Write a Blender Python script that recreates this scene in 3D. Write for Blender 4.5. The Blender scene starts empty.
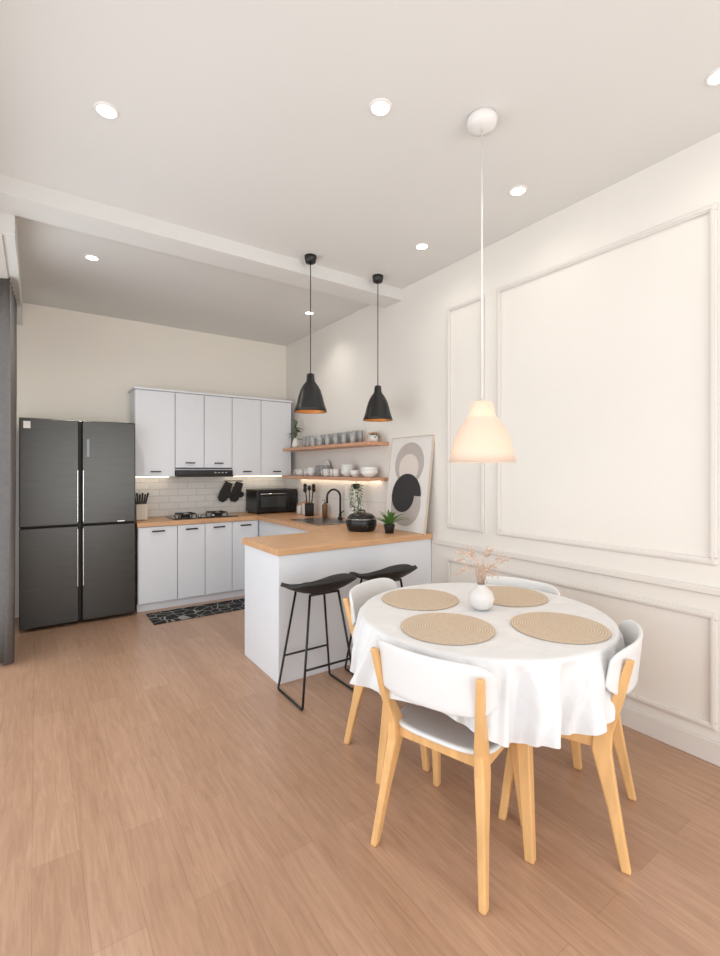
import bpy, math, random
from mathutils import Vector, Matrix
random.seed(4)
scene=bpy.context.scene
COL=scene.collection
XW=2.66; YB=5.5; XL=-0.36; YF=-2.4; ZC=3.0

# ---------------------------------------------------------------- materials
def lin(c):
    o=[]
    for v in c:
        v/=255.0
        o.append(v/12.92 if v<=0.04045 else ((v+0.055)/1.055)**2.4)
    return (o[0],o[1],o[2],1)
def base_mat(name):
    m=bpy.data.materials.new(name); m.use_nodes=True
    nt=m.node_tree; b=nt.nodes['Principled BSDF']
    return m,nt,b
def mat(name,rgb,rough=0.5,metal=0.0,var=0.04,scale=6.0,bump=0.0,bscale=120,coat=0,stretch=None,spec=0.5,bdist=0.002):
    m,nt,b=base_mat(name)
    tc=nt.nodes.new('ShaderNodeTexCoord'); mp=nt.nodes.new('ShaderNodeMapping')
    if stretch: mp.inputs['Scale'].default_value=stretch
    nt.links.new(tc.outputs['Object'],mp.inputs['Vector'])
    n=nt.nodes.new('ShaderNodeTexNoise'); n.inputs['Scale'].default_value=scale; n.inputs['Detail'].default_value=5
    nt.links.new(mp.outputs['Vector'],n.inputs['Vector'])
    r=nt.nodes.new('ShaderNodeValToRGB')
    c=lin(rgb)
    r.color_ramp.elements[0].position=0.3; r.color_ramp.elements[1].position=0.7
    r.color_ramp.elements[0].color=(c[0]*(1-var),c[1]*(1-var),c[2]*(1-var),1)
    r.color_ramp.elements[1].color=(min(1,c[0]*(1+var)),min(1,c[1]*(1+var)),min(1,c[2]*(1+var)),1)
    nt.links.new(n.outputs['Fac'],r.inputs['Fac']); nt.links.new(r.outputs['Color'],b.inputs['Base Color'])
    b.inputs['Roughness'].default_value=rough; b.inputs['Metallic'].default_value=metal
    b.inputs['Specular IOR Level'].default_value=spec
    if coat: b.inputs['Coat Weight'].default_value=coat
    if bump>0:
        n2=nt.nodes.new('ShaderNodeTexNoise'); n2.inputs['Scale'].default_value=bscale
        nt.links.new(mp.outputs['Vector'],n2.inputs['Vector'])
        bp=nt.nodes.new('ShaderNodeBump'); bp.inputs['Strength'].default_value=bump; bp.inputs['Distance'].default_value=bdist
        nt.links.new(n2.outputs['Fac'],bp.inputs['Height']); nt.links.new(bp.outputs['Normal'],b.inputs['Normal'])
    return m
def emis(name,rgb,strength):
    m,nt,b=base_mat(name)
    b.inputs['Base Color'].default_value=lin(rgb); b.inputs['Emission Color'].default_value=lin(rgb)
    b.inputs['Emission Strength'].default_value=strength
    return m

M_wall=mat('wall_paint',(232,227,220),0.75,var=0.012,scale=1.5,bump=0.08,bscale=200)
M_wallk=mat('kitchen_wall_paint',(244,238,227),0.8,var=0.012,scale=1.5)
M_ceil=mat('ceiling_paint',(223,222,219),0.9,var=0.01,scale=1.2)
M_trim=mat('trim_paint',(223,217,211),0.5,var=0.01)
M_cab=mat('cabinet_lacquer',(226,229,234),0.35,var=0.01)
M_gap=mat('cabinet_shadow_gap',(90,90,95),0.7)
M_black=mat('black_metal',(22,22,23),0.35,var=0.1)
M_blackm=mat('black_matte',(28,27,27),0.55,var=0.1)
M_fridge=mat('dark_steel',(70,69,67),0.28,metal=0.88,var=0.07,scale=3,stretch=(1,1,30))
M_fdark=mat('fridge_gap',(14,14,15),0.5)
M_wood=mat('chair_oak',(221,175,118),0.45,var=0.12,scale=5,stretch=(5,5,0.8),bump=0.1)
M_top=mat('butcher_block',(208,163,122),0.38,var=0.10,scale=5,stretch=(1,7,7))
M_shelf=mat('shelf_wood',(204,154,122),0.45,var=0.10,scale=5,stretch=(7,1,7))
M_plastic=mat('white_plastic',(222,222,222),0.38,var=0.006)
M_cloth=mat('white_linen',(222,222,223),0.9,var=0.01,scale=20,bump=0.8,bscale=10,bdist=0.016)
M_curt=mat('grey_curtain',(104,100,98),0.95,var=0.08,scale=40)
M_cer=mat('white_ceramic',(232,230,227),0.25,var=0.01)
M_steel=mat('steel',(190,190,190),0.25,metal=1)
M_hand=mat('dark_handle',(60,60,60),0.3,metal=0.8)
M_green=mat('leaf_green',(88,130,60),0.5,var=0.25,scale=8)
M_vine=mat('vine_grey_green',(112,128,98),0.6,var=0.25,scale=8)
M_dry=mat('dried_twig',(208,180,160),0.9,var=0.1)
M_glow=emis('downlight_glow',(255,246,228),14)
M_warm=emis('led_strip_glow',(255,236,205),5)
M_bulb=emis('bulb_glow',(255,214,160),4)
M_screen=mat('oven_glass',(34,34,36),0.12,var=0.1)
M_copper=mat('copper_inner',(196,134,70),0.4,metal=0.4)
def glassmat():
    m,nt,b=base_mat('drinking_glass_mat'); b.inputs['Base Color'].default_value=lin((240,242,243))
    b.inputs['Roughness'].default_value=0.05; b.inputs['Transmission Weight'].default_value=0.7; b.inputs['IOR'].default_value=1.25
    return m
M_glass=glassmat()

def floor_mat():
    m,nt,b=base_mat('wood_laminate_floor')
    N=nt.nodes.new; L=nt.links.new
    tc=N('ShaderNodeTexCoord'); mp=N('ShaderNodeMapping'); mp.inputs['Rotation'].default_value=(0,0,math.radians(90))
    L(tc.outputs['Object'],mp.inputs['Vector'])
    br=N('ShaderNodeTexBrick'); br.inputs['Scale'].default_value=1.0
    br.inputs['Brick Width'].default_value=1.22; br.inputs['Row Height'].default_value=0.145
    br.inputs['Mortar Size'].default_value=0.0008; br.inputs['Mortar Smooth'].default_value=0.5
    br.offset=0.37
    br.inputs['Color1'].default_value=lin((190,153,127)); br.inputs['Color2'].default_value=lin((178,141,115)); br.inputs['Mortar'].default_value=lin((148,114,91))
    L(mp.outputs['Vector'],br.inputs['Vector'])
    mp2=N('ShaderNodeMapping'); mp2.inputs['Scale'].default_value=(26,1.8,1); L(tc.outputs['Object'],mp2.inputs['Vector'])
    n=N('ShaderNodeTexNoise'); n.inputs['Scale'].default_value=2.2; n.inputs['Detail'].default_value=9; n.inputs['Roughness'].default_value=0.72; n.inputs['Distortion'].default_value=0.8
    L(mp2.outputs['Vector'],n.inputs['Vector'])
    r=N('ShaderNodeValToRGB'); r.color_ramp.elements[0].position=0.3; r.color_ramp.elements[0].color=(0.72,0.69,0.66,1)
    r.color_ramp.elements[1].position=0.68; r.color_ramp.elements[1].color=(1.08,1.08,1.08,1)
    L(n.outputs['Fac'],r.inputs['Fac'])
    mx=N('ShaderNodeMix'); mx.data_type='RGBA'; mx.blend_type='MULTIPLY'; mx.inputs[0].default_value=0.9
    L(br.outputs['Color'],mx.inputs[6]); L(r.outputs['Color'],mx.inputs[7]); L(mx.outputs[2],b.inputs['Base Color'])
    b.inputs['Roughness'].default_value=0.3; b.inputs['Specular IOR Level'].default_value=0.5
    return m
M_floor=floor_mat()
def tile_mat(rot):
    m,nt,b=base_mat('subway_tile'); N=nt.nodes.new; L=nt.links.new
    tc=N('ShaderNodeTexCoord'); mp=N('ShaderNodeMapping'); mp.inputs['Rotation'].default_value=rot
    L(tc.outputs['Object'],mp.inputs['Vector'])
    br=N('ShaderNodeTexBrick'); br.inputs['Scale'].default_value=1; br.inputs['Brick Width'].default_value=0.2; br.inputs['Row Height'].default_value=0.075
    br.inputs['Mortar Size'].default_value=0.003
    br.inputs['Color1'].default_value=lin((238,235,230)); br.inputs['Color2'].default_value=lin((235,232,227)); br.inputs['Mortar'].default_value=lin((216,211,205))
    L(mp.outputs['Vector'],br.inputs['Vector']); L(br.outputs['Color'],b.inputs['Base Color']); b.inputs['Roughness'].default_value=0.2
    bp=N('ShaderNodeBump'); bp.invert=True; bp.inputs['Distance'].default_value=0.0015; L(br.outputs['Fac'],bp.inputs['Height']); L(bp.outputs['Normal'],b.inputs['Normal'])
    return m
M_tileB=tile_mat((math.radians(90),0,0)); M_tileR=tile_mat((math.radians(90),0,math.radians(90)))
def woven():
    m,nt,b=base_mat('woven_jute'); N=nt.nodes.new; L=nt.links.new
    tc=N('ShaderNodeTexCoord')
    w=N('ShaderNodeTexWave'); w.wave_type='RINGS'; w.rings_direction='Z'; w.inputs['Scale'].default_value=30; w.inputs['Distortion'].default_value=1.6; w.inputs['Detail Scale'].default_value=4
    L(tc.outputs['Object'],w.inputs['Vector'])
    n=N('ShaderNodeTexNoise'); n.inputs['Scale'].default_value=110; L(tc.outputs['Object'],n.inputs['Vector'])
    ad=N('ShaderNodeMath'); ad.operation='MULTIPLY'; L(w.outputs['Fac'],ad.inputs[0]); L(n.outputs['Fac'],ad.inputs[1])
    r=N('ShaderNodeValToRGB'); r.color_ramp.elements[0].position=0.0; r.color_ramp.elements[0].color=lin((184,164,141)); r.color_ramp.elements[1].position=0.6; r.color_ramp.elements[1].color=lin((214,199,180))
    L(ad.outputs[0],r.inputs['Fac']); L(r.outputs['Color'],b.inputs['Base Color']); b.inputs['Roughness'].default_value=0.95
    bp=N('ShaderNodeBump'); bp.inputs['Strength'].default_value=0.6; bp.inputs['Distance'].default_value=0.003; L(ad.outputs[0],bp.inputs['Height']); L(bp.outputs['Normal'],b.inputs['Normal'])
    return m
M_jute=woven()
def rugmat():
    m,nt,b=base_mat('patterned_mat'); N=nt.nodes.new; L=nt.links.new
    tc=N('ShaderNodeTexCoord'); v=N('ShaderNodeTexVoronoi'); v.feature='DISTANCE_TO_EDGE'; v.inputs['Scale'].default_value=9; L(tc.outputs['Object'],v.inputs['Vector'])
    r=N('ShaderNodeValToRGB'); r.color_ramp.interpolation='CONSTANT'
    r.color_ramp.elements[0].color=lin((150,148,144)); r.color_ramp.elements[1].position=0.025; r.color_ramp.elements[1].color=lin((24,24,26))
    L(v.outputs['Distance'],r.inputs['Fac']); L(r.outputs['Color'],b.inputs['Base Color']); b.inputs['Roughness'].default_value=0.95
    return m
M_rug=rugmat()
def shademat():
    m,nt,b=base_mat('lamp_shade_white'); N=nt.nodes.new; L=nt.links.new
    b.inputs['Base Color'].default_value=lin((232,223,212)); b.inputs['Roughness'].default_value=0.5
    t=N('ShaderNodeBsdfTranslucent'); t.inputs['Color'].default_value=lin((250,222,192))
    mx=N('ShaderNodeMixShader'); mx.inputs[0].default_value=0.3
    L(b.outputs[0],mx.inputs[1]); L(t.outputs[0],mx.inputs[2]); L(mx.outputs[0],nt.nodes['Material Output'].inputs['Surface'])
    return m
M_shade=shademat()

# ---------------------------------------------------------------- geometry helpers
def empty(name,loc=(0,0,0),rz=0,parent=None):
    e=bpy.data.objects.new(name,None); COL.objects.link(e); e.location=loc; e.rotation_euler=(0,0,rz); e.empty_display_size=0.1
    if parent: e.parent=parent
    return e
def obj(name,verts,faces,m,parent=None,smooth=False,loc=(0,0,0),rot=(0,0,0)):
    me=bpy.data.meshes.new(name); me.from_pydata([tuple(v) for v in verts],[],faces); me.validate(); me.update()
    import bmesh
    bm=bmesh.new(); bm.from_mesh(me); bmesh.ops.recalc_face_normals(bm,faces=bm.faces); bm.to_mesh(me); bm.free()
    if smooth:
        for p in me.polygons: p.use_smooth=True
    if m: me.materials.append(m)
    o=bpy.data.objects.new(name,me); COL.objects.link(o); o.location=loc; o.rotation_euler=rot
    if parent: o.parent=parent
    return o
def bevel(o,w,seg=2):
    b=o.modifiers.new('bevel','BEVEL'); b.width=w; b.segments=seg; b.limit_method='ANGLE'
    return o
def box(name,x0,x1,y0,y1,z0,z1,m,parent=None,bv=0.0,rot=None):
    cx,cy,cz=(x0+x1)/2,(y0+y1)/2,(z0+z1)/2; a,b,c=(x1-x0)/2,(y1-y0)/2,(z1-z0)/2
    v=[(sx*a,sy*b,sz*c) for sx in(-1,1) for sy in(-1,1) for sz in(-1,1)]
    f=[(0,1,3,2),(4,6,7,5),(0,4,5,1),(2,3,7,6),(0,2,6,4),(1,5,7,3)]
    o=obj(name,v,f,m,parent,loc=(cx,cy,cz),rot=rot or (0,0,0))
    if bv>0: bevel(o,bv)
    return o
def lathe(name,prof,m,loc=(0,0,0),parent=None,seg=40,smooth=True):
    v=[];f=[];n=len(prof)
    for i in range(seg):
        a=2*math.pi*i/seg
        for r,z in prof: v.append((r*math.cos(a),r*math.sin(a),z))
    for i in range(seg):
        j=(i+1)%seg
        for k in range(n-1): f.append((i*n+k,j*n+k,j*n+k+1,i*n+k+1))
    o=obj(name,v,f,m,parent,smooth,loc)
    import bmesh
    bm=bmesh.new(); bm.from_mesh(o.data); bmesh.ops.remove_doubles(bm,verts=bm.verts,dist=1e-5); bmesh.ops.recalc_face_normals(bm,faces=bm.faces); bm.to_mesh(o.data); bm.free()
    return o
def sweep(name,pts,rad,m,parent=None,seg=10,smooth=True,closed=False):
    P=[Vector(p) for p in pts]; n=len(P)
    if not isinstance(rad,(list,tuple)): rad=[rad]*n
    v=[];f=[]
    up=None
    for i in range(n):
        if closed: t=(P[(i+1)%n]-P[i-1]).normalized()
        else: t=(P[min(i+1,n-1)]-P[max(i-1,0)]).normalized()
        if up is None:
            up=Vector((0,0,1)) if abs(t.z)<0.9 else Vector((1,0,0))
        s=t.cross(up).normalized(); up=s.cross(t).normalized()
        for k in range(seg):
            a=2*math.pi*k/seg
            v.append(P[i]+(s*math.cos(a)+up*math.sin(a))*rad[i])
    rng=n if closed else n-1
    for i in range(rng):
        j=(i+1)%n
        for k in range(seg): f.append((i*seg+k,i*seg+(k+1)%seg,j*seg+(k+1)%seg,j*seg+k))
    if not closed:
        f.append(tuple(range(seg))); f.append(tuple((n-1)*seg+k for k in range(seg)))
    return obj(name,v,f,m,parent,smooth)
def beam(name,secs,m,parent=None,bv=0.006):
    v=[];f=[]
    for c,a,b in secs:
        for sx,sy in((-1,-1),(1,-1),(1,1),(-1,1)): v.append((c[0]+sx*a,c[1]+sy*b,c[2]))
    for i in range(len(secs)-1):
        for k in range(4): f.append((i*4+k,i*4+(k+1)%4,(i+1)*4+(k+1)%4,(i+1)*4+k))
    f.append((0,1,2,3)); e=(len(secs)-1)*4; f.append((e,e+1,e+2,e+3))
    o=obj(name,v,f,m,parent); bevel(o,bv,3)
    return o
def disc(name,r,z0,z1,m,loc,parent=None,seg=48):
    return lathe(name,[(0,z0),(r*0.985,z0),(r,z0+(z1-z0)*0.3),(r,z1-(z1-z0)*0.3),(r*0.985,z1),(0,z1)],m,loc,parent,seg,False)

# ---------------------------------------------------------------- room shell
WY=4.90
box('floor',XL-0.15,XW+0.15,YF-0.15,YB+0.15,-0.1,0,M_floor)
box('ceiling',XL-0.15,XW+0.15,YF-0.15,YB+0.15,ZC,ZC+0.12,M_ceil)
box('wall_right',XW,XW+0.15,YF-0.15,YB+0.15,0,ZC,M_wall)
box('wall_back',XL,XW,YB,YB+0.15,0,ZC,M_wallk)
wl=empty('wall_left')
box('pier_far',XL-0.15,XL,WY,YB+0.15,0,ZC,M_wall,wl); box('pier_near',XL-0.15,XL,YF-0.15,-2.0,0,ZC,M_wall,wl)
box('lintel',XL-0.15,XL,-2.0,WY,2.6,ZC,M_wall,wl); box('sill',XL-0.15,XL,-2.0,WY,0,0.04,M_wall,wl)
w1=empty('window_1')
for i,y in enumerate([-2.0,-0.65,0.75,2.1,3.46,WY-0.04]): box('mullion_%d'%i,XL-0.11,XL-0.05,y,y+0.04,0.04,2.6,M_trim,w1)
box('head',XL-0.11,XL-0.05,-2.0,WY,2.55,2.6,M_trim,w1); box('foot',XL-0.11,XL-0.05,-2.0,WY,0.04,0.09,M_trim,w1)
wf=empty('wall_front')
box('left_part',XL,0.1,YF-0.15,YF,0,ZC,M_wall,wf); box('right_part',2.3,XW,YF-0.15,YF,0,ZC,M_wall,wf)
box('lintel',0.1,2.3,YF-0.15,YF,2.5,ZC,M_wall,wf)
box('sill',0.1,2.3,YF-0.15,YF,0,0.05,M_wall,wf)
w2=empty('window_2')
for i,x in enumerate([0.1,1.18,2.26]): box('mullion_%d'%i,x,x+0.04,YF-0.1,YF-0.05,0.05,2.5,M_trim,w2)
box('head',0.1,2.3,YF-0.1,YF-0.05,2.45,2.5,M_trim,w2)
box('ceiling_beam',XL,XW,3.18,3.42,ZC-0.10,ZC,M_ceil)
box('ceiling_bulkhead',XL,-0.10,3.42,YB,ZC-0.22,ZC,M_ceil)
def strip_frame(name,y0,y1,z0,z1,w=0.034,t=0.014):
    e=empty(name)
    for n,a in (('top',(y0,y1,z1-w,z1)),('bottom',(y0,y1,z0,z0+w)),('side_a',(y0,y0+w,z0+w,z1-w)),('side_b',(y1-w,y1,z0+w,z1-w))):
        box(n,XW-t,XW,a[0],a[1],a[2],a[3],M_trim,e,bv=0.006)
    q=0.010
    for n,a in (('top',(y0+q,y1-q,z1-w+q,z1-q)),('bottom',(y0+q,y1-q,z0+q,z0+w-q)),('side_a',(y0+q,y0+w-q,z0+w-q,z1-w+q)),('side_b',(y1-w+q,y1-q,z0+w-q,z1-w+q))):
        box(n+'_bead',XW-t-0.005,XW-t+0.001,a[0],a[1],a[2],a[3],M_trim,e,bv=0.002)
strip_frame('trim_1',0.85,2.14,0.945,2.67)
strip_frame('trim_2',2.25,2.62,0.945,2.67)
strip_frame('trim_3',-0.55,0.73,0.945,2.67)
strip_frame('trim_4',0.85,2.62,0.16,0.72)
strip_frame('trim_5',-0.55,0.73,0.16,0.72)
box('trim_6',XW-0.022,XW,YF,2.76,0.805,0.84,M_trim,bv=0.006)
box('baseboard_right',XW-0.016,XW,YF,2.79,0,0.11,M_trim,bv=0.005)

# ---------------------------------------------------------------- downlights
for i,(x,y) in enumerate([(0.26,2.35),(1.25,1.64),(2.27,1.68),(2.27,2.49),(0.35,4.04),(2.29,4.2),(2.28,0.72),(0.26,0.7)]):
    e=empty('ceiling_downlight',(x,y,ZC))
    lathe('rim',[(0.038,-0.001),(0.040,-0.006),(0.048,-0.006),(0.052,0)],M_cer,parent=e)
    disc('lens',0.039,-0.003,-0.001,M_glow,(0,0,0),e)
    ld=bpy.data.lights.new('downlight_beam','SPOT'); ld.energy=(40 if (y>3.5 and x<1) else 14 if y>3.5 else 5); ld.color=(1,0.95,0.86); ld.spot_size=(2.3 if (y>3.5 and x>1) else 2.8); ld.spot_blend=1.0; ld.shadow_soft_size=0.04
    lo=bpy.data.objects.new('beam_light',ld); COL.objects.link(lo); lo.parent=e; lo.location=(0,0,-0.02)

# ---------------------------------------------------------------- kitchen
YC=4.97
ku=empty('base_cabinet')
box('carcass',0.82,2.06,YC+0.02,YB-0.005,0.08,0.84,M_cab,ku); box('plinth',0.82,2.06,YC+0.05,YB-0.01,0,0.08,M_cab,ku)
ex=[0.82,1.19,1.468,1.76,2.06]
for i in range(4):
    box('door_panel_%d'%i,ex[i]+0.003,ex[i+1]-0.003,YC,YC+0.018,0.085,0.835,M_cab,ku,bv=0.003)
    cx=(ex[i]+ex[i+1])/2
    box('handle_%d'%i,cx-0.06,cx+0.06,YC-0.022,YC-0.012,0.785,0.799,M_black,ku)
    for s in(-.04,.04): box('handle_post_%d'%i,cx+s-.004,cx+s+.004,YC-0.013,YC,0.787,0.796,M_black,ku)
box('gap_back',0.83,2.05,YC+0.017,YC+0.0205,0.09,0.83,M_gap,ku)
pn=empty('kitchen_peninsula')
box('body',1.30,XW-0.005,2.80,3.40,0,0.84,M_cab,pn,bv=0.002)
box('right_run',2.07,XW-0.005,3.401,YB-0.01,0.0,0.84,M_cab,pn)
def prism(name,poly,z0,z1,m,parent,bv=0.004):
    n=len(poly); v=[(x,y,z0) for x,y in poly]+[(x,y,z1) for x,y in poly]
    f=[tuple(range(n)),tuple(range(n,2*n))]+[(i,(i+1)%n,n+(i+1)%n,n+i) for i in range(n)]
    o=obj(name,v,f,m,parent); bevel(o,bv,2); return o
ct=empty('wooden_countertop')
prism('slab',[(1.285,2.785),(XW-0.004,2.785),(XW-0.004,YB-0.01),(0.81,YB-0.01),(0.81,YC-0.015),(2.04,YC-0.015),(2.04,3.42),(1.285,3.42)],0.841,0.885,M_top,ct)
box('wall_back_tiles',0.80,XW-0.011,YB-0.008,YB,0.886,1.34,M_tileB)
box('wall_right_tiles',XW-0.008,XW,3.36,YB-0.009,0.886,1.30,M_tileR)
uc=empty('wall_cabinet'); YU=5.17
ux=[0.825,1.214,1.517,1.83,2.178,2.57]
box('carcass',0.825,2.57,YU+0.02,YB-0.009,1.40,2.22,M_cab,uc)
box('carcass_low_a',0.825,1.212,YU+0.02,YB-0.009,1.33,1.40,M_cab,uc); box('carcass_low_b',1.832,2.57,YU+0.02,YB-0.009,1.33,1.40,M_cab,uc)
box('cornice',0.815,2.58,YU-0.01,YB-0.005,2.222,2.245,M_cab,uc,bv=0.003)
box('gap_back',0.835,2.56,YU+0.017,YU+0.0205,1.41,2.21,M_gap,uc)
for i in range(5):
    zb=1.425 if i in(1,2) else 1.332
    box('door_panel_%d'%i,ux[i]+0.003,ux[i+1]-0.003,YU,YU+0.018,zb,2.218,M_cab,uc,bv=0.003)
    cx=(ux[i]+ux[i+1])/2
    box('handle_%d'%i,cx-0.05,cx+0.05,YU-0.022,YU-0.012,zb+0.045,zb+0.057,M_black,uc)
    for s in(-.04,.04): box('handle_post_%d'%i,cx+s-.004,cx+s+.004,YU-0.013,YU,zb+.047,zb+.055,M_black,uc)
box('led_strip_a',0.85,1.20,YB-0.10,YB-0.08,1.322,1.329,M_warm,uc)
box('led_strip_b',1.85,2.55,YB-0.10,YB-0.08,1.322,1.329,M_warm,uc)
rh=empty('range_hood')
box('body',1.216,1.828,YU-0.03,YB-0.01,1.345,1.398,M_black,rh,bv=0.004)
box('visor',1.216,1.828,YU-0.05,YU+0.1,1.325,1.344,M_hand,rh,bv=0.003)
for i in range(4): box('button_%d'%i,1.62+i*0.04,1.64+i*0.04,YU-0.034,YU-0.029,1.366,1.376,M_steel,rh)

# fridge
fr=empty('refrigerator')
fx0,fx1,fy=-0.115,0.79,4.95
box('cabinet_body',fx0,fx1,fy+0.05,YB-0.04,0.02,1.85,M_fridge,fr,bv=0.006)
box('gap',fx0+0.01,fx1-0.01,fy+0.03,fy+0.052,0.03,1.84,M_fdark,fr)
xm=0.335; zm=0.90
for n,(a,b,c,d) in {'door_tl':(fx0,xm-0.012,zm+0.006,1.85),'door_tr':(xm+0.012,fx1,zm+0.006,1.85),'door_bl':(fx0,xm-0.012,0.03,zm-0.006),'door_br':(xm+0.012,fx1,0.03,zm-0.006)}.items():
    box(n,a,b,fy-0.03,fy+0.035,c,d,M_fridge,fr,bv=0.008)
for s in(-1,1):
    for z0,z1 in((zm+0.03,1.40),(0.35,zm-0.03)): box('handle_bar',xm+s*0.022-0.005,xm+s*0.022+0.005,fy-0.042,fy-0.03,z0,z1,M_steel,fr,bv=0.003)
box('display',xm+0.05,xm+0.07,fy-0.033,fy-0.029,1.52,1.68,mat('display_blue',(120,128,135),0.2),fr)
box('energy_label',fx0+0.03,fx0+0.08,fy-0.032,fy-0.0295,1.76,1.82,M_cer,fr)
box('brand_plate',xm+0.30,xm+0.36,fy-0.032,fy-0.0295,0.915,0.923,M_steel,fr)
for i,(x,y) in enumerate([(fx0+.06,5.05),(fx1-.06,5.05),(fx0+.06,5.4),(fx1-.06,5.4)]): lathe('foot_%d'%i,[(0,0),(0.02,0),(0.02,0.03),(0,0.03)],M_black,(x,y,0),fr,12)

# hob
hb=empty('gas_hob')
box('glass',1.17,1.85,5.03,5.42,0.886,0.897,M_screen,hb,bv=0.004)
for cx in(1.34,1.68):
    lathe('burner',[(0,0),(0.05,0),(0.05,0.012),(0.03,0.02),(0,0.02)],M_blackm,(cx,5.25,0.897),hb,24)
    for k in range(4):
        a=k*math.pi/2+0.78
        sweep('grate',[(cx+0.13*math.cos(a),5.25+0.13*math.sin(a),0.898),(cx+0.12*math.cos(a),5.25+0.12*math.sin(a),0.93),(cx+0.035*math.cos(a),5.25+0.035*math.sin(a),0.932)],0.006,M_black,hb,6)
    sweep('grate_ring',[(cx+0.10*math.cos(t*math.pi/12),5.25+0.10*math.sin(t*math.pi/12),0.926) for t in range(24)],0.005,M_black,hb,6,closed=True)
for x in(1.44,1.58): lathe('knob',[(0,0),(0.02,0),(0.018,0.022),(0,0.022)],M_steel,(x,5.07,0.897),hb,20)
# oven
mo=empty('countertop_oven')
box('body',2.10,2.62,5.12,5.46,0.90,1.17,M_black,mo,bv=0.01)
box('door_glass',2.12,2.49,5.112,5.12,0.93,1.14,M_screen,mo,bv=0.003)
box('window',2.15,2.46,5.109,5.113,0.965,1.09,mat('oven_window',(60,62,64),0.1),mo)
sweep('handle',[(2.14,5.11,1.12),(2.14,5.085,1.12),(2.47,5.085,1.12),(2.47,5.11,1.12)],0.006,M_steel,mo,8)
for z in(0.97,1.04,1.11): 
    o=lathe('knob',[(0,0),(0.016,0),(0.014,0.02),(0,0.02)],M_hand,(2.555,5.12,z),mo,20); o.rotation_euler=(math.radians(90),0,0)
for x in(2.13,2.59):
    for y in(5.15,5.42): lathe('foot',[(0,0),(0.014,0),(0.014,0.016),(0,0.016)],M_blackm,(x,y,0.885),mo,10)
# knife block
kb=empty('knife_block')
box('block',0.84,0.95,5.20,5.32,0.886,1.05,mat('beige_block',(226,214,198),0.5),kb,bv=0.01)
for i in range(6):
    x=0.853+i*0.017
    sweep('knife_handle_%d'%i,[(x,5.26,1.045),(x+(i-2.5)*0.010,5.24,1.15+0.012*(i%2))],[0.008,0.010],M_blackm,kb,8)
# oven mitts hanging on rail
rl=empty('hanging_rail')
sweep('rail',[(1.84,YB-0.04,1.27),(2.06,YB-0.04,1.27)],0.005,M_black,rl,8)
for x in(1.85,2.05): sweep('bracket',[(x,YB-0.009,1.27),(x,YB-0.04,1.27)],0.005,M_black,rl,8)
def mitt(x,tilt):
    e=empty('oven_mitt',(x,YB-0.058,1.252)); e.rotation_euler=(0,tilt,0)
    pts=[(-0.045,0),(0.045,0),(0.05,-0.10),(0.085,-0.10),(0.10,-0.13),(0.085,-0.165),(0.055,-0.17),(0.05,-0.21),(0.02,-0.245),(-0.03,-0.245),(-0.06,-0.21),(-0.06,-0.12)]
    n=len(pts); v=[(a,-0.012,b) for a,b in pts]+[(a,0.012,b) for a,b in pts]
    f=[tuple(range(n)),tuple(range(n,2*n))]+[(i,(i+1)%n,n+(i+1)%n,n+i) for i in range(n)]
    o=obj('mitt_body',v,f,M_blackm,e); bevel(o,0.008,3)
    sweep('loop',[(0,0,-0.005),(0.008,0.0,0.012),(0,0.0,0.018),(-0.008,0,0.012),(0,0,-0.005)],0.002,M_blackm,e,6)
mitt(1.89,0.40); mitt(2.02,0.34)
# sink and faucet
sk=empty('kitchen_sink')
box('rim',2.14,2.56,3.75,4.35,0.8855,0.893,M_steel,sk,bv=0.003); box('basin',2.17,2.53,3.78,4.32,0.893,0.8945,mat('sink_dark',(90,90,92),0.3,metal=0.8),sk)
fa=empty('kitchen_faucet')
lathe('base',[(0,0),(0.028,0),(0.026,0.02),(0.016,0.03),(0.016,0.06),(0,0.06)],M_black,(2.60,4.10,0.886),fa,20)
sweep('spout',[(2.60,4.10,0.94)]+[(2.60,4.10,1.12)]+[(2.52+0.08*math.cos(a),4.10,1.12+0.08*math.sin(a)) for a in [k*math.pi/10 for k in range(1,11)]]+[(2.44,4.10,1.06)],0.011,M_black,fa,12)
sweep('lever',[(2.60,4.09,0.95),(2.60,4.04,0.98)],0.006,M_black,fa,8)
# utensil holder
uh=empty('utensil_holder')
lathe('cup',[(0,0),(0.05,0),(0.052,0.14),(0.046,0.14),(0.044,0.01),(0,0.01)],M_blackm,(2.52,4.62,0.886),uh,28)
for i in range(6):
    a=i*1.05; dx,dy=0.05*math.cos(a),0.05*math.sin(a)
    sweep('handle_%d'%i,[(2.52+dx*.3,4.62+dy*.3,0.91),(2.52+dx,4.62+dy,1.16+0.02*(i%3))],0.005,M_black,uh,6)
    lathe('head_%d'%i,[(0,-0.035),(0.018,-0.02),(0.022,0),(0.016,0.022),(0,0.03)],M_black,(2.52+dx*1.1,4.62+dy*1.1,1.18+0.02*(i%3)),uh,12)
def bottle(x,y,r,h,m):
    e=empty('soap_bottle',(x,y,0.886))
    lathe('body',[(0,0),(r,0),(r,h*0.7),(r*0.5,h*0.8),(r*0.4,h*0.85),(0,h*0.85)],m,parent=e,seg=20)
    sweep('pump',[(0,0,h*0.84),(0,0,h),(-0.035,0,h*0.99)],0.004,M_black,e,6)
bottle(2.59,3.86,0.03,0.17,M_cer); bottle(2.58,4.38,0.03,0.19,mat('amber_bottle',(120,84,50),0.25))
bottle(2.60,3.78,0.026,0.15,mat('sage_bottle',(150,165,140),0.3))
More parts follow.
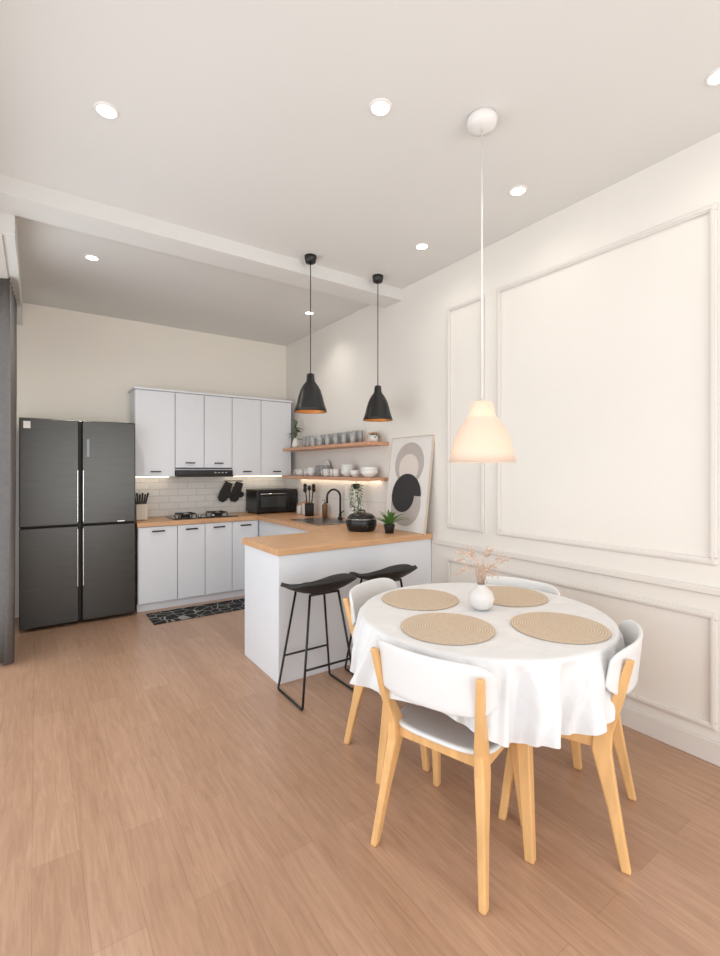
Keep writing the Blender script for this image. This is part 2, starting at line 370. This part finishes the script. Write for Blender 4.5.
for i,(y,h) in enumerate([(4.80,0.13),(4.93,0.10)]):
    e=empty('storage_canister',(2.57,y,0.886))
    lathe('jar',[(0,0),(0.042,0),(0.045,0.01),(0.045,h-0.02),(0.04,h),(0,h)],M_cer,parent=e,seg=28)
    lathe('lid',[(0,h),(0.041,h),(0.041,h+0.016),(0.012,h+0.02),(0.012,h+0.032),(0,h+0.034)],M_shelf,parent=e,seg=28)
def leaf(name,base,dirv,length,w,m,parent,droop=0.3,n=6):
    v=[];f=[]; d=Vector(dirv).normalized(); side=d.cross(Vector((0,0,1))); side=side.normalized() if side.length>0.01 else Vector((1,0,0))
    for i in range(n+1):
        t=i/n; p=Vector(base)+d*length*t-Vector((0,0,1))*droop*length*t*t
        ww=w*math.sin(math.pi*min(0.98,0.12+t*0.88))
        v+= [p-side*ww,p+Vector((0,0,-ww*0.4)),p+side*ww]
    for i in range(n):
        for k in range(2): f.append((i*3+k,i*3+k+1,(i+1)*3+k+1,(i+1)*3+k))
    o=obj(name,v,f,m,parent,True); return o
# hanging trailing plant from a hook under the lower shelf
hp=empty('hanging_plant',(XW-0.16,3.66,1.299))
sweep('hook',[(0,0,0.001),(0,0,-0.03)],0.002,M_hand,hp,6)
lathe('holder',[(0,-0.085),(0.022,-0.08),(0.032,-0.055),(0.034,-0.03),(0.030,-0.03),(0.027,-0.05),(0,-0.07)],M_hand,parent=hp,seg=20)
for i in range(9):
    a=i*2.4; L_=0.14+0.14*random.random()
    pts=[(0.02*math.cos(a),0.02*math.sin(a),-0.03),(0.045*math.cos(a),0.045*math.sin(a),-0.035),(0.05*math.cos(a+.2),0.05*math.sin(a+.2),-0.05-L_*0.5),(0.045*math.cos(a+.4),0.045*math.sin(a+.4),-0.05-L_)]
    sweep('vine_%d'%i,pts,0.0018,M_vine,hp,5)
    for k in range(8):
        t=k/7; z=-0.04-L_*t; b=a+0.4*t+random.uniform(-1,1)
        leaf('leaf_%d_%d'%(i,k),(0.048*math.cos(a+.4*t),0.048*math.sin(a+.4*t),z),(math.cos(b),math.sin(b),-0.3),0.03,0.009,M_vine,hp,0.5,3)
# rice cooker
ts=empty('rice_cooker',(2.28,3.26,0.886))
lathe('body',[(0,0),(0.105,0),(0.118,0.012),(0.130,0.05),(0.130,0.085),(0.122,0.10)],M_black,parent=ts)
lathe('lid',[(0.122,0.10),(0.118,0.115),(0.095,0.138),(0.05,0.15),(0,0.152)],M_black,parent=ts)
lathe('seam_ring',[(0.123,0.097),(0.127,0.099),(0.127,0.103),(0.121,0.105)],M_steel,parent=ts)
box('control_panel',-0.04,0.04,-0.136,-0.122,0.03,0.075,M_hand,ts,bv=0.004)
sweep('lid_handle',[(-0.04,0,0.145),(-0.03,0,0.17),(0.03,0,0.17),(0.04,0,0.145)],0.006,M_hand,ts,8)
# spiky plant on peninsula
pl=empty('potted_plant',(2.37,2.99,0.886))
lathe('pot',[(0,0),(0.034,0),(0.044,0.06),(0.046,0.07),(0.04,0.07),(0.038,0.055),(0,0.055)],M_blackm,parent=pl,seg=28)
for i in range(40):
    a=i*2.4; el=0.65+0.85*random.random()
    leaf('leaf_%d'%i,(0,0,0.055),(math.cos(a)*math.cos(el),math.sin(a)*math.cos(el),math.sin(el)),0.17+0.09*random.random(),0.010,M_green,pl,0.42)
# art print leaning on wall
ap=empty('framed_art_print',(2.545,3.03,0.887)); ap.rotation_euler=(0,math.radians(7.2),0)
M_fr=mat('pale_frame',(206,190,172),0.5)
box('panel',0,0.018,-0.26,0.26,0,0.80,mat('print_paper',(224,221,217),0.5),ap,bv=0.002)
box('edge_top',-0.003,0.019,-0.263,0.263,0.80,0.804,M_fr,ap); box('edge_near',-0.003,0.019,-0.264,-0.26,0,0.804,M_fr,ap)
box('edge_far',-0.003,0.019,0.26,0.264,0,0.804,M_fr,ap)
def flat(name,poly,x,m):
    n=len(poly); v=[(x,a,b) for a,b in poly]+[(x+0.0015,a,b) for a,b in poly]
    f=[tuple(range(n)),tuple(range(n,2*n))]+[(i,(i+1)%n,n+(i+1)%n,n+i) for i in range(n)]
    return obj(name,v,f,m,ap)
def circ(cy,cz,r,a0=0,a1=360,n=40): return [(cy+r*math.cos(math.radians(a0+(a1-a0)*k/n)),cz+r*math.sin(math.radians(a0+(a1-a0)*k/n))) for k in range(n+(0 if a1-a0==360 else 1))]
mg=mat('print_taupe',(180,172,167),0.6); mk=mat('print_black',(44,42,44),0.6); mb=mat('print_blush',(214,204,196),0.6)
flat('shape_taupe',circ(0.0,0.57,0.185),-0.002,mg); flat('shape_light',circ(0.0,0.53,0.125),-0.0035,mb)
flat('shape_grey',circ(0.0,0.23,0.19),-0.002,mg)
flat('shape_black',circ(0.0,0.30,0.185,0,180),-0.005,mk); flat('shape_black_low',circ(0.04,0.30,0.145,180,360),-0.0065,mk)
# shelves
def shelf(z):
    e=empty('wall_shelf'); box('board',XW-0.23,XW,3.36,5.12,z-0.03,z,M_shelf,e,bv=0.003)
    return e
shelf(1.655); s2=shelf(1.33); box('led_strip',XW-0.05,XW-0.03,3.45,5.08,1.293,1.2995,M_warm,s2)
def glass(x,y,z,h=0.10,r=0.032):
    e=empty('drinking_glass',(x,y,z)); lathe('tumbler',[(0,0.001),(r*0.85,0.001),(r,h),(r*0.93,h),(r*0.78,0.008),(0,0.008)],M_glass,parent=e,seg=20)
def bowl(x,y,z,r=0.075,h=0.05,m=None,name='ceramic_bowl',n=1):
    e=empty(name,(x,y,z))
    for k in range(n): lathe('bowl_%d'%k,[(0,0.001),(r*0.5,0.001),(r*0.55,0.01),(r*0.9,h*0.6),(r,h),(r*0.95,h),(r*0.8,h*0.55),(0,0.014)],m or M_cer,(0,0,k*0.018),e,30)
def mug(x,y,z):
    e=empty('coffee_mug',(x,y,z)); lathe('cup',[(0,0.001),(0.034,0.001),(0.038,0.08),(0.035,0.08),(0.032,0.008),(0,0.008)],M_cer,parent=e,seg=24)
    sweep('ear',[(-0.036,0,0.065),(-0.056,0,0.06),(-0.06,0,0.04),(-0.052,0,0.022),(-0.034,0,0.018)],0.005,M_cer,e,8)
for i in range(12): glass(XW-0.17+0.05*(i%2),3.70+i*0.078,1.656,0.095,0.03)
for i in range(9): glass(XW-0.06,3.74+i*0.09,1.656,0.13,0.03)
for i in range(3): glass(XW-0.08,4.68+i*0.08,1.656,0.13,0.03)
bowl(XW-0.11,3.52,1.331,0.085,0.06,n=3); bowl(XW-0.12,3.73,1.331,0.06,0.05,n=2); bowl(XW-0.11,3.88,1.331,0.07,0.05,n=5); mug(XW-0.15,4.03,1.331); mug(XW-0.13,4.13,1.331); mug(XW-0.15,4.23,1.331)
for i in range(3): glass(XW-0.1,4.32+i*0.08,1.331,0.12)
bowl(XW-0.12,4.60,1.331,0.06,0.06,n=3); mug(XW-0.11,4.74,1.331); mug(XW-0.13,4.84,1.331); mug(XW-0.11,4.94,1.331)
pt=empty('dinner_plate',(XW-0.035,4.42,1.331)); o=lathe('disc',[(0,0),(0.05,0),(0.09,0.012),(0.088,0.016),(0.048,0.005),(0,0.005)],M_cer,(0,0,0.09),pt,36); o.rotation_euler=(0,math.radians(-82),0)
pf=empty('picture_frame',(XW-0.06,3.55,1.656)); pf.rotation_euler=(0,math.radians(10),0)
box('frame',-0.012,0,-0.07,0.07,0,0.10,M_shelf,pf,bv=0.003); box('photo',-0.0135,-0.0122,-0.055,0.055,0.015,0.085,mb,pf)
tp=empty('shelf_plant',(XW-0.13,4.98,1.656))
lathe('vase',[(0,0),(0.035,0),(0.045,0.04),(0.03,0.09),(0.022,0.12),(0.018,0.12),(0.024,0.085),(0,0.02)],M_cer,parent=tp,seg=24)
for i in range(26):
    a=i*2.4; el=0.2+1.3*random.random()
    leaf('leaf_%d'%i,(0,0,0.11+0.007*i),(math.cos(a)*math.cos(el)*0.8,math.sin(a)*math.cos(el)*0.6,math.sin(el)),0.12,0.022,M_vine,tp,0.5)
tv=empty('trailing_plant',(XW-0.12,3.43,1.656))
lathe('pot',[(0,0),(0.032,0),(0.04,0.06),(0.036,0.06),(0.033,0.05),(0,0.05)],M_cer,parent=tv,seg=24)
for i in range(14):
    a=i*2.4; el=0.3+1.1*random.random()
    leaf('leaf_%d'%i,(0,0,0.05),(math.cos(a)*math.cos(el),math.sin(a)*math.cos(el),math.sin(el)),0.08,0.014,M_green,tv,0.6)
box('kitchen_mat',0.88,2.0,4.52,4.90,0.0,0.008,M_rug,bv=0.003)

# ---------------------------------------------------------------- curtain
def curtain():
    v=[];f=[]; n=140; y0,y1=4.15,4.86
    for i in range(n+1):
        t=i/n; y=y0+(y1-y0)*t
        for j,z in enumerate((0.015,0.6,1.3,2.0,2.77)):
            x=-0.185+0.045*math.sin(t*2*math.pi*7+0.3*j)+0.012*math.sin(t*41+j)
            v.append((x,y,z))
    for i in range(n):
        for j in range(4): f.append((i*5+j,(i+1)*5+j,(i+1)*5+j+1,i*5+j+1))
    e=empty('window_curtain'); o=obj('drape',v,f,M_curt,e,True)
    s=o.modifiers.new('s','SOLIDIFY'); s.thickness=0.004
    box('track',-0.21,-0.16,3.44,4.88,2.765,2.78,M_trim,e)
curtain()

# ---------------------------------------------------------------- pendants
def black_pendant(x,y,zb):
    e=empty('black_pendant_lamp',(x,y,0))
    lathe('ceiling_rose',[(0,ZC),(0.045,ZC),(0.045,ZC-0.015),(0.038,ZC-0.05),(0.012,ZC-0.06),(0,ZC-0.06)],M_black,parent=e,seg=28)
    sweep('cord',[(0,0,ZC-0.05),(0,0,zb+0.28)],0.0035,M_black,e,8)
    lathe('shade',[(0.018,zb+0.285),(0.028,zb+0.28),(0.031,zb+0.235),(0.038,zb+0.22),(0.058,zb+0.195),(0.078,zb+0.155),(0.092,zb+0.11),(0.104,zb+0.06),(0.116,zb+0.025),(0.124,zb),(0.12,zb),(0.112,zb+0.025)],M_black,parent=e)
    lathe('shade_lining',[(0.118,zb+0.001),(0.111,zb+0.025),(0.099,zb+0.06),(0.086,zb+0.11),(0.05,zb+0.18),(0,zb+0.19)],M_copper,parent=e)
    lathe('shade_cap',[(0,zb+0.29),(0.018,zb+0.286),(0.018,zb+0.28)],M_black,parent=e)
    lathe('bulb',[(0,zb+0.04),(0.02,zb+0.05),(0.028,zb+0.075),(0.02,zb+0.105),(0.012,zb+0.12),(0.012,zb+0.18),(0,zb+0.18)],M_bulb,parent=e,seg=20)
black_pendant(1.69,3.08,1.835); black_pendant(2.32,3.08,1.81)
def white_pendant(x,y,zb):
    e=empty('white_pendant_lamp',(x,y,0))
    lathe('ceiling_rose',[(0,ZC),(0.065,ZC),(0.068,ZC-0.02),(0.06,ZC-0.045),(0.03,ZC-0.055),(0,ZC-0.055)],M_cer,parent=e)
    sweep('cord',[(0,0,ZC-0.05),(0,0,zb+0.27)],0.004,M_cer,e,8)
    lathe('shade',[(0.0,zb+0.275),(0.038,zb+0.275),(0.05,zb+0.265),(0.055,zb+0.225),(0.068,zb+0.20),(0.098,zb+0.16),(0.122,zb+0.11),(0.138,zb+0.05),(0.148,zb),(0.145,zb),(0.134,zb+0.05),(0.116,zb+0.11),(0.09,zb+0.157),(0.06,zb+0.196)],M_shade,parent=e,seg=56)
    lathe('bulb',[(0,zb+0.05),(0.025,zb+0.06),(0.034,zb+0.09),(0.025,zb+0.12),(0.014,zb+0.14),(0.014,zb+0.22),(0,zb+0.22)],M_bulb,parent=e,seg=20)
    ld=bpy.data.lights.new('bulb_light','POINT'); ld.energy=1.3; ld.color=(1,0.76,0.5); ld.shadow_soft_size=0.035
    lo=bpy.data.objects.new('bulb_light',ld); COL.objects.link(lo); lo.parent=e; lo.location=(0,0,zb+0.03)
white_pendant(1.665,1.425,1.435)

# ---------------------------------------------------------------- dining table
TX,TY=1.68,1.44; TR=0.55; ang0=math.atan2(.287,.957)
tb=empty('dining_table',(TX,TY,0),ang0)
disc('top',TR-0.005,0.715,0.748,M_wood,(0,0,0),tb,72)
for k in range(4):
    a=math.radians(45+90*k); c,s=math.cos(a),math.sin(a)
    beam('leg_%d'%k,[((0.47*c,0.47*s,0.0),0.017,0.017),((0.43*c,0.43*s,0.35),0.023,0.023),((0.39*c,0.39*s,0.714),0.028,0.028)],M_wood,tb,0.006)
for k in range(4):
    a=math.radians(45+90*k); b=math.radians(135+90*k); r=0.38
    p=Vector((r*math.cos(a),r*math.sin(a),0.68)); q=Vector((r*math.cos(b),r*math.sin(b),0.68))
    sweep('apron_%d'%k,[p,q],0.025,M_wood,tb,4,False)
def cloth():
    v=[];f=[]; n=480
    sk_n=20; rings=(0.12,0.3,0.45,0.53)
    per=len(rings)+3+sk_n
    for i in range(n):
        th=2*math.pi*i/n
        diag=0.5-0.5*math.cos(4*th)
        R=TR+0.004
        for r in rings: v.append((r*math.cos(th),r*math.sin(th),0.752))
        for r,z in((R-0.006,0.7515),(R-0.001,0.748),(R+0.002,0.74)): v.append((r*math.cos(th),r*math.sin(th),z))
        L=0.226+0.036*math.sin(4*th+math.pi*1.5)+0.012*math.sin(9*th)
        for k in range(1,sk_n+1):
            t=k/sk_n
            tw=th+0.08*t*math.sin(3*th+1)
            fold=(math.sin(13*tw+0.6)+0.8*math.sin(19*tw+1.9)+0.5*math.sin(8*tw+4)+0.5*math.sin(37*tw+2+3*t)+0.3*math.sin(61*tw+5*t))/2.2
            fold=math.copysign(abs(fold)**0.75,fold)
            amp=(0.019+0.048*diag)*t**0.5
            r=R+0.004+0.014*t+0.018*diag*t+amp*fold+0.005*math.sin(9*t+7*th)*t
            v.append((r*math.cos(th),r*math.sin(th),0.74-t*L*(1-0.07*fold)))
    c=len(v); v.append((0,0,0.752))
    for i in range(n):
        j=(i+1)%n
        for k in range(per-1): f.append((i*per+k,i*per+k+1,j*per+k+1,j*per+k))
        f.append((c,i*per,j*per))
    return obj('tablecloth',v,f,M_cloth,None,True,(TX,TY,0),(0,0,ang0))
cloth()
for (x,y) in [(1.383,1.365),(1.768,1.11),(1.579,1.746),(1.99,1.53)]:
    e=empty('woven_placemat',(x,y,0.7535)); disc('mat',0.19,0,0.006,M_jute,(0,0,0),e)
va=empty('flower_vase',(1.70,1.46,0.7535))
lathe('body',[(0,0),(0.03,0),(0.05,0.02),(0.06,0.05),(0.052,0.08),(0.03,0.10),(0.02,0.106),(0.02,0.114),(0.024,0.118),(0.018,0.118),(0.016,0.105),(0.03,0.09),(0,0.06)],mat('vase_ceramic',(216,214,212),0.35,var=0.01),parent=va)
for i in range(22):
    a=i*2.4; s=0.03+0.09*random.random(); h=0.16+0.12*random.random()
    p0=(0.004*math.cos(a),0.004*math.sin(a),0.09); p1=(s*0.35*math.cos(a),s*0.35*math.sin(a),0.09+h*0.5); p2=(s*math.cos(a),s*math.sin(a),h)
    sweep('twig_%d'%i,[p0,p1,p2],[0.002,0.0016,0.0012],M_dry,va,4)
    for k in range(5):
        b=a+random.uniform(-1.5,1.5); q=(p2[0]+0.026*math.cos(b)*random.random(),p2[1]+0.026*math.sin(b)*random.random(),p2[2]+random.uniform(-0.03,0.025))
        mid=tuple(p1[j]+(p2[j]-p1[j])*0.6 for j in range(3))
        sweep('sprig_%d_%d'%(i,k),[mid,q],0.0011,M_dry,va,4)
        lathe('bud_%d_%d'%(i,k),[(0,-0.005),(0.0042,0),(0,0.005)],M_dry,q,va,6)

# ---------------------------------------------------------------- chairs
def chair(ox,oy,fx,fy):
    rz=math.atan2(fy,fx)-math.pi/2
    e=empty('dining_chair',(ox,oy,0),rz)
    v=[];f=[];n=48;rings=[0.0001,0.25,0.5,0.72,0.88,0.97,1.0]
    for r in rings:
        for i in range(n):
            a=2*math.pi*i/n; c,s=math.cos(a),math.sin(a); p=2/3.4
            x=0.205*math.copysign(abs(c)**p,c); y=0.185*math.copysign(abs(s)**p,s)
            x*= (1-0.06*s)
            z=0.452-0.016*(1-r*r)-(0.012 if r>0.98 else 0)
            v.append((x*r,y*r,z))
    for k in range(len(rings)-1):
        for i in range(n): f.append((k*n+i,k*n+(i+1)%n,(k+1)*n+(i+1)%n,(k+1)*n+i))
    f.append(tuple(range(n)))
    o=obj('seat',v,f,M_plastic,e,True); sm=o.modifiers.new('s','SOLIDIFY'); sm.thickness=0.016; sm.offset=-1
    v=[];f=[];ns,ntt=28,8
    for i in range(ns+1):
        s=-1+2*i/ns; x=0.235*math.sin(s*1.35)/math.sin(1.35)
        y=-0.255+0.11*(1-math.cos(s*1.35))
        e4=abs(s)**5
        zt=0.775-0.045*e4; zb=0.595+0.045*e4
        for j in range(ntt+1):
            t=j/ntt; v.append((x,y-0.018*t,zb+(zt-zb)*t))
    m=ntt+1
    for i in range(ns):
        for j in range(ntt): f.append((i*m+j,(i+1)*m+j,(i+1)*m+j+1,i*m+j+1))
    o=obj('backrest',v,f,M_plastic,e,True); sm=o.modifiers.new('s','SOLIDIFY'); sm.thickness=0.014; sm.offset=0
    b=o.modifiers.new('b','BEVEL'); b.width=0.005; b.segments=2; b.limit_method='ANGLE'; b.angle_limit=math.radians(60)
    for sx in(-1,1):
        sd='l' if sx<0 else 'r'
        beam('rear_leg_'+sd,[((sx*0.215,-0.235,0.0),0.013,0.016),((sx*0.195,-0.195,0.2),0.015,0.021),((sx*0.176,-0.155,0.38),0.018,0.033),((sx*0.174,-0.158,0.45),0.017,0.032),((sx*0.192,-0.205,0.58),0.014,0.021),((sx*0.210,-0.248,0.74),0.012,0.013)],M_wood,e,0.007)
        beam('front_leg_'+sd,[((sx*0.195,0.20,0.0),0.013,0.015),((sx*0.18,0.165,0.25),0.016,0.02),((sx*0.17,0.13,0.434),0.018,0.026)],M_wood,e,0.007)
        beam('side_rail_'+sd,[((sx*0.170,-0.02,0.385),0.012,0.145),((sx*0.170,-0.02,0.433),0.012,0.145)],M_wood,e,0.004)
    beam('front_rail',[((0,0.125,0.39),0.16,0.011),((0,0.125,0.432),0.16,0.011)],M_wood,e,0.004)
    beam('rear_rail',[((0,-0.145,0.39),0.16,0.011),((0,-0.145,0.432),0.16,0.011)],M_wood,e,0.004)
f1=(.957,.287); f2=(-.384,.923)
chair(1.33,1.265,*f1)
chair(1.797,1.105,*f2)
chair(1.60,1.87,.384,-.923)
chair(2.035,1.60,-.957,-.287)

# ---------------------------------------------------------------- bar stools
def stool(x,y):
    e=empty('bar_stool',(x,y,0))
    v=[];f=[];nx,ny=24,20
    for i in range(nx+1):
        for j in range(ny+1):
            s=-1+2*i/nx; t=-1+2*j/ny
            px=s*math.sqrt(1-t*t*0.42); py=t*math.sqrt(1-s*s*0.42)
            back=max(0,-py-0.2)/0.8
            z=0.650+0.06*px*px+0.095*back**1.7-0.012*max(0,py)
            v.append((px*0.235,py*0.195-0.02,z))
    m=ny+1
    for i in range(nx):
        for j in range(ny): f.append((i*m+j,(i+1)*m+j,(i+1)*m+j+1,i*m+j+1))
    o=obj('seat',v,f,M_blackm,e,True); sm=o.modifiers.new('s','SOLIDIFY'); sm.thickness=0.024; sm.offset=0
    for sx in(-1,1):
        xt,xb=sx*0.10,sx*0.19
        sweep('sled_frame',[(xt,0.09,0.648),(xb,0.165,0.012),(xb,0.155,0.008),(xb,-0.155,0.008),(xb,-0.165,0.012),(xt,-0.09,0.648)],0.0075,M_black,e,8)
    w=0.10+0.09*(0.648-0.22)/0.648; yy=0.09+0.075*(0.648-0.22)/0.648
    sweep('footrest_front',[(-w,yy,0.22),(w,yy,0.22)],0.007,M_black,e,8); sweep('footrest_rear',[(-w,-yy,0.22),(w,-yy,0.22)],0.007,M_black,e,8)
    sweep('under_bar_a',[(-0.10,0.09,0.643),(0.10,0.09,0.643)],0.008,M_black,e,8); sweep('under_bar_b',[(-0.10,-0.09,0.643),(0.10,-0.09,0.643)],0.008,M_black,e,8)
stool(1.46,2.575); stool(1.975,2.585)

# ---------------------------------------------------------------- light
def area(name,loc,rot,sx,sy,energy,color):
    ld=bpy.data.lights.new(name,'AREA'); ld.shape='RECTANGLE'; ld.size=sx; ld.size_y=sy; ld.energy=energy; ld.color=color
    o=bpy.data.objects.new(name,ld); COL.objects.link(o); o.location=loc; o.rotation_euler=rot; return o
area('daylight_side',(XL-0.45,1.45,1.35),(0,math.radians(-90),0),2.6,7.0,64,(0.95,0.98,1))
area('daylight_rear',(1.2,YF-0.3,1.35),(math.radians(90),0,0),2.2,2.5,76,(0.98,0.985,0.99))
w=bpy.data.worlds.new('daylight_world'); scene.world=w; w.use_nodes=True
bg=w.node_tree.nodes['Background']; bg.inputs['Color'].default_value=(0.93,0.965,1,1); bg.inputs['Strength'].default_value=1.1

# ---------------------------------------------------------------- camera
cd=bpy.data.cameras.new('camera'); cam=bpy.data.objects.new('camera',cd); COL.objects.link(cam)
cam.location=(0,0,1.4); cam.rotation_euler=(math.radians(90),0,math.radians(-34.8))
cd.sensor_fit='HORIZONTAL'; cd.sensor_width=36; cd.lens=467/720*36; cd.shift_y=-8/720; cd.clip_start=0.05
scene.camera=cam
scene.view_settings.view_transform='Standard'
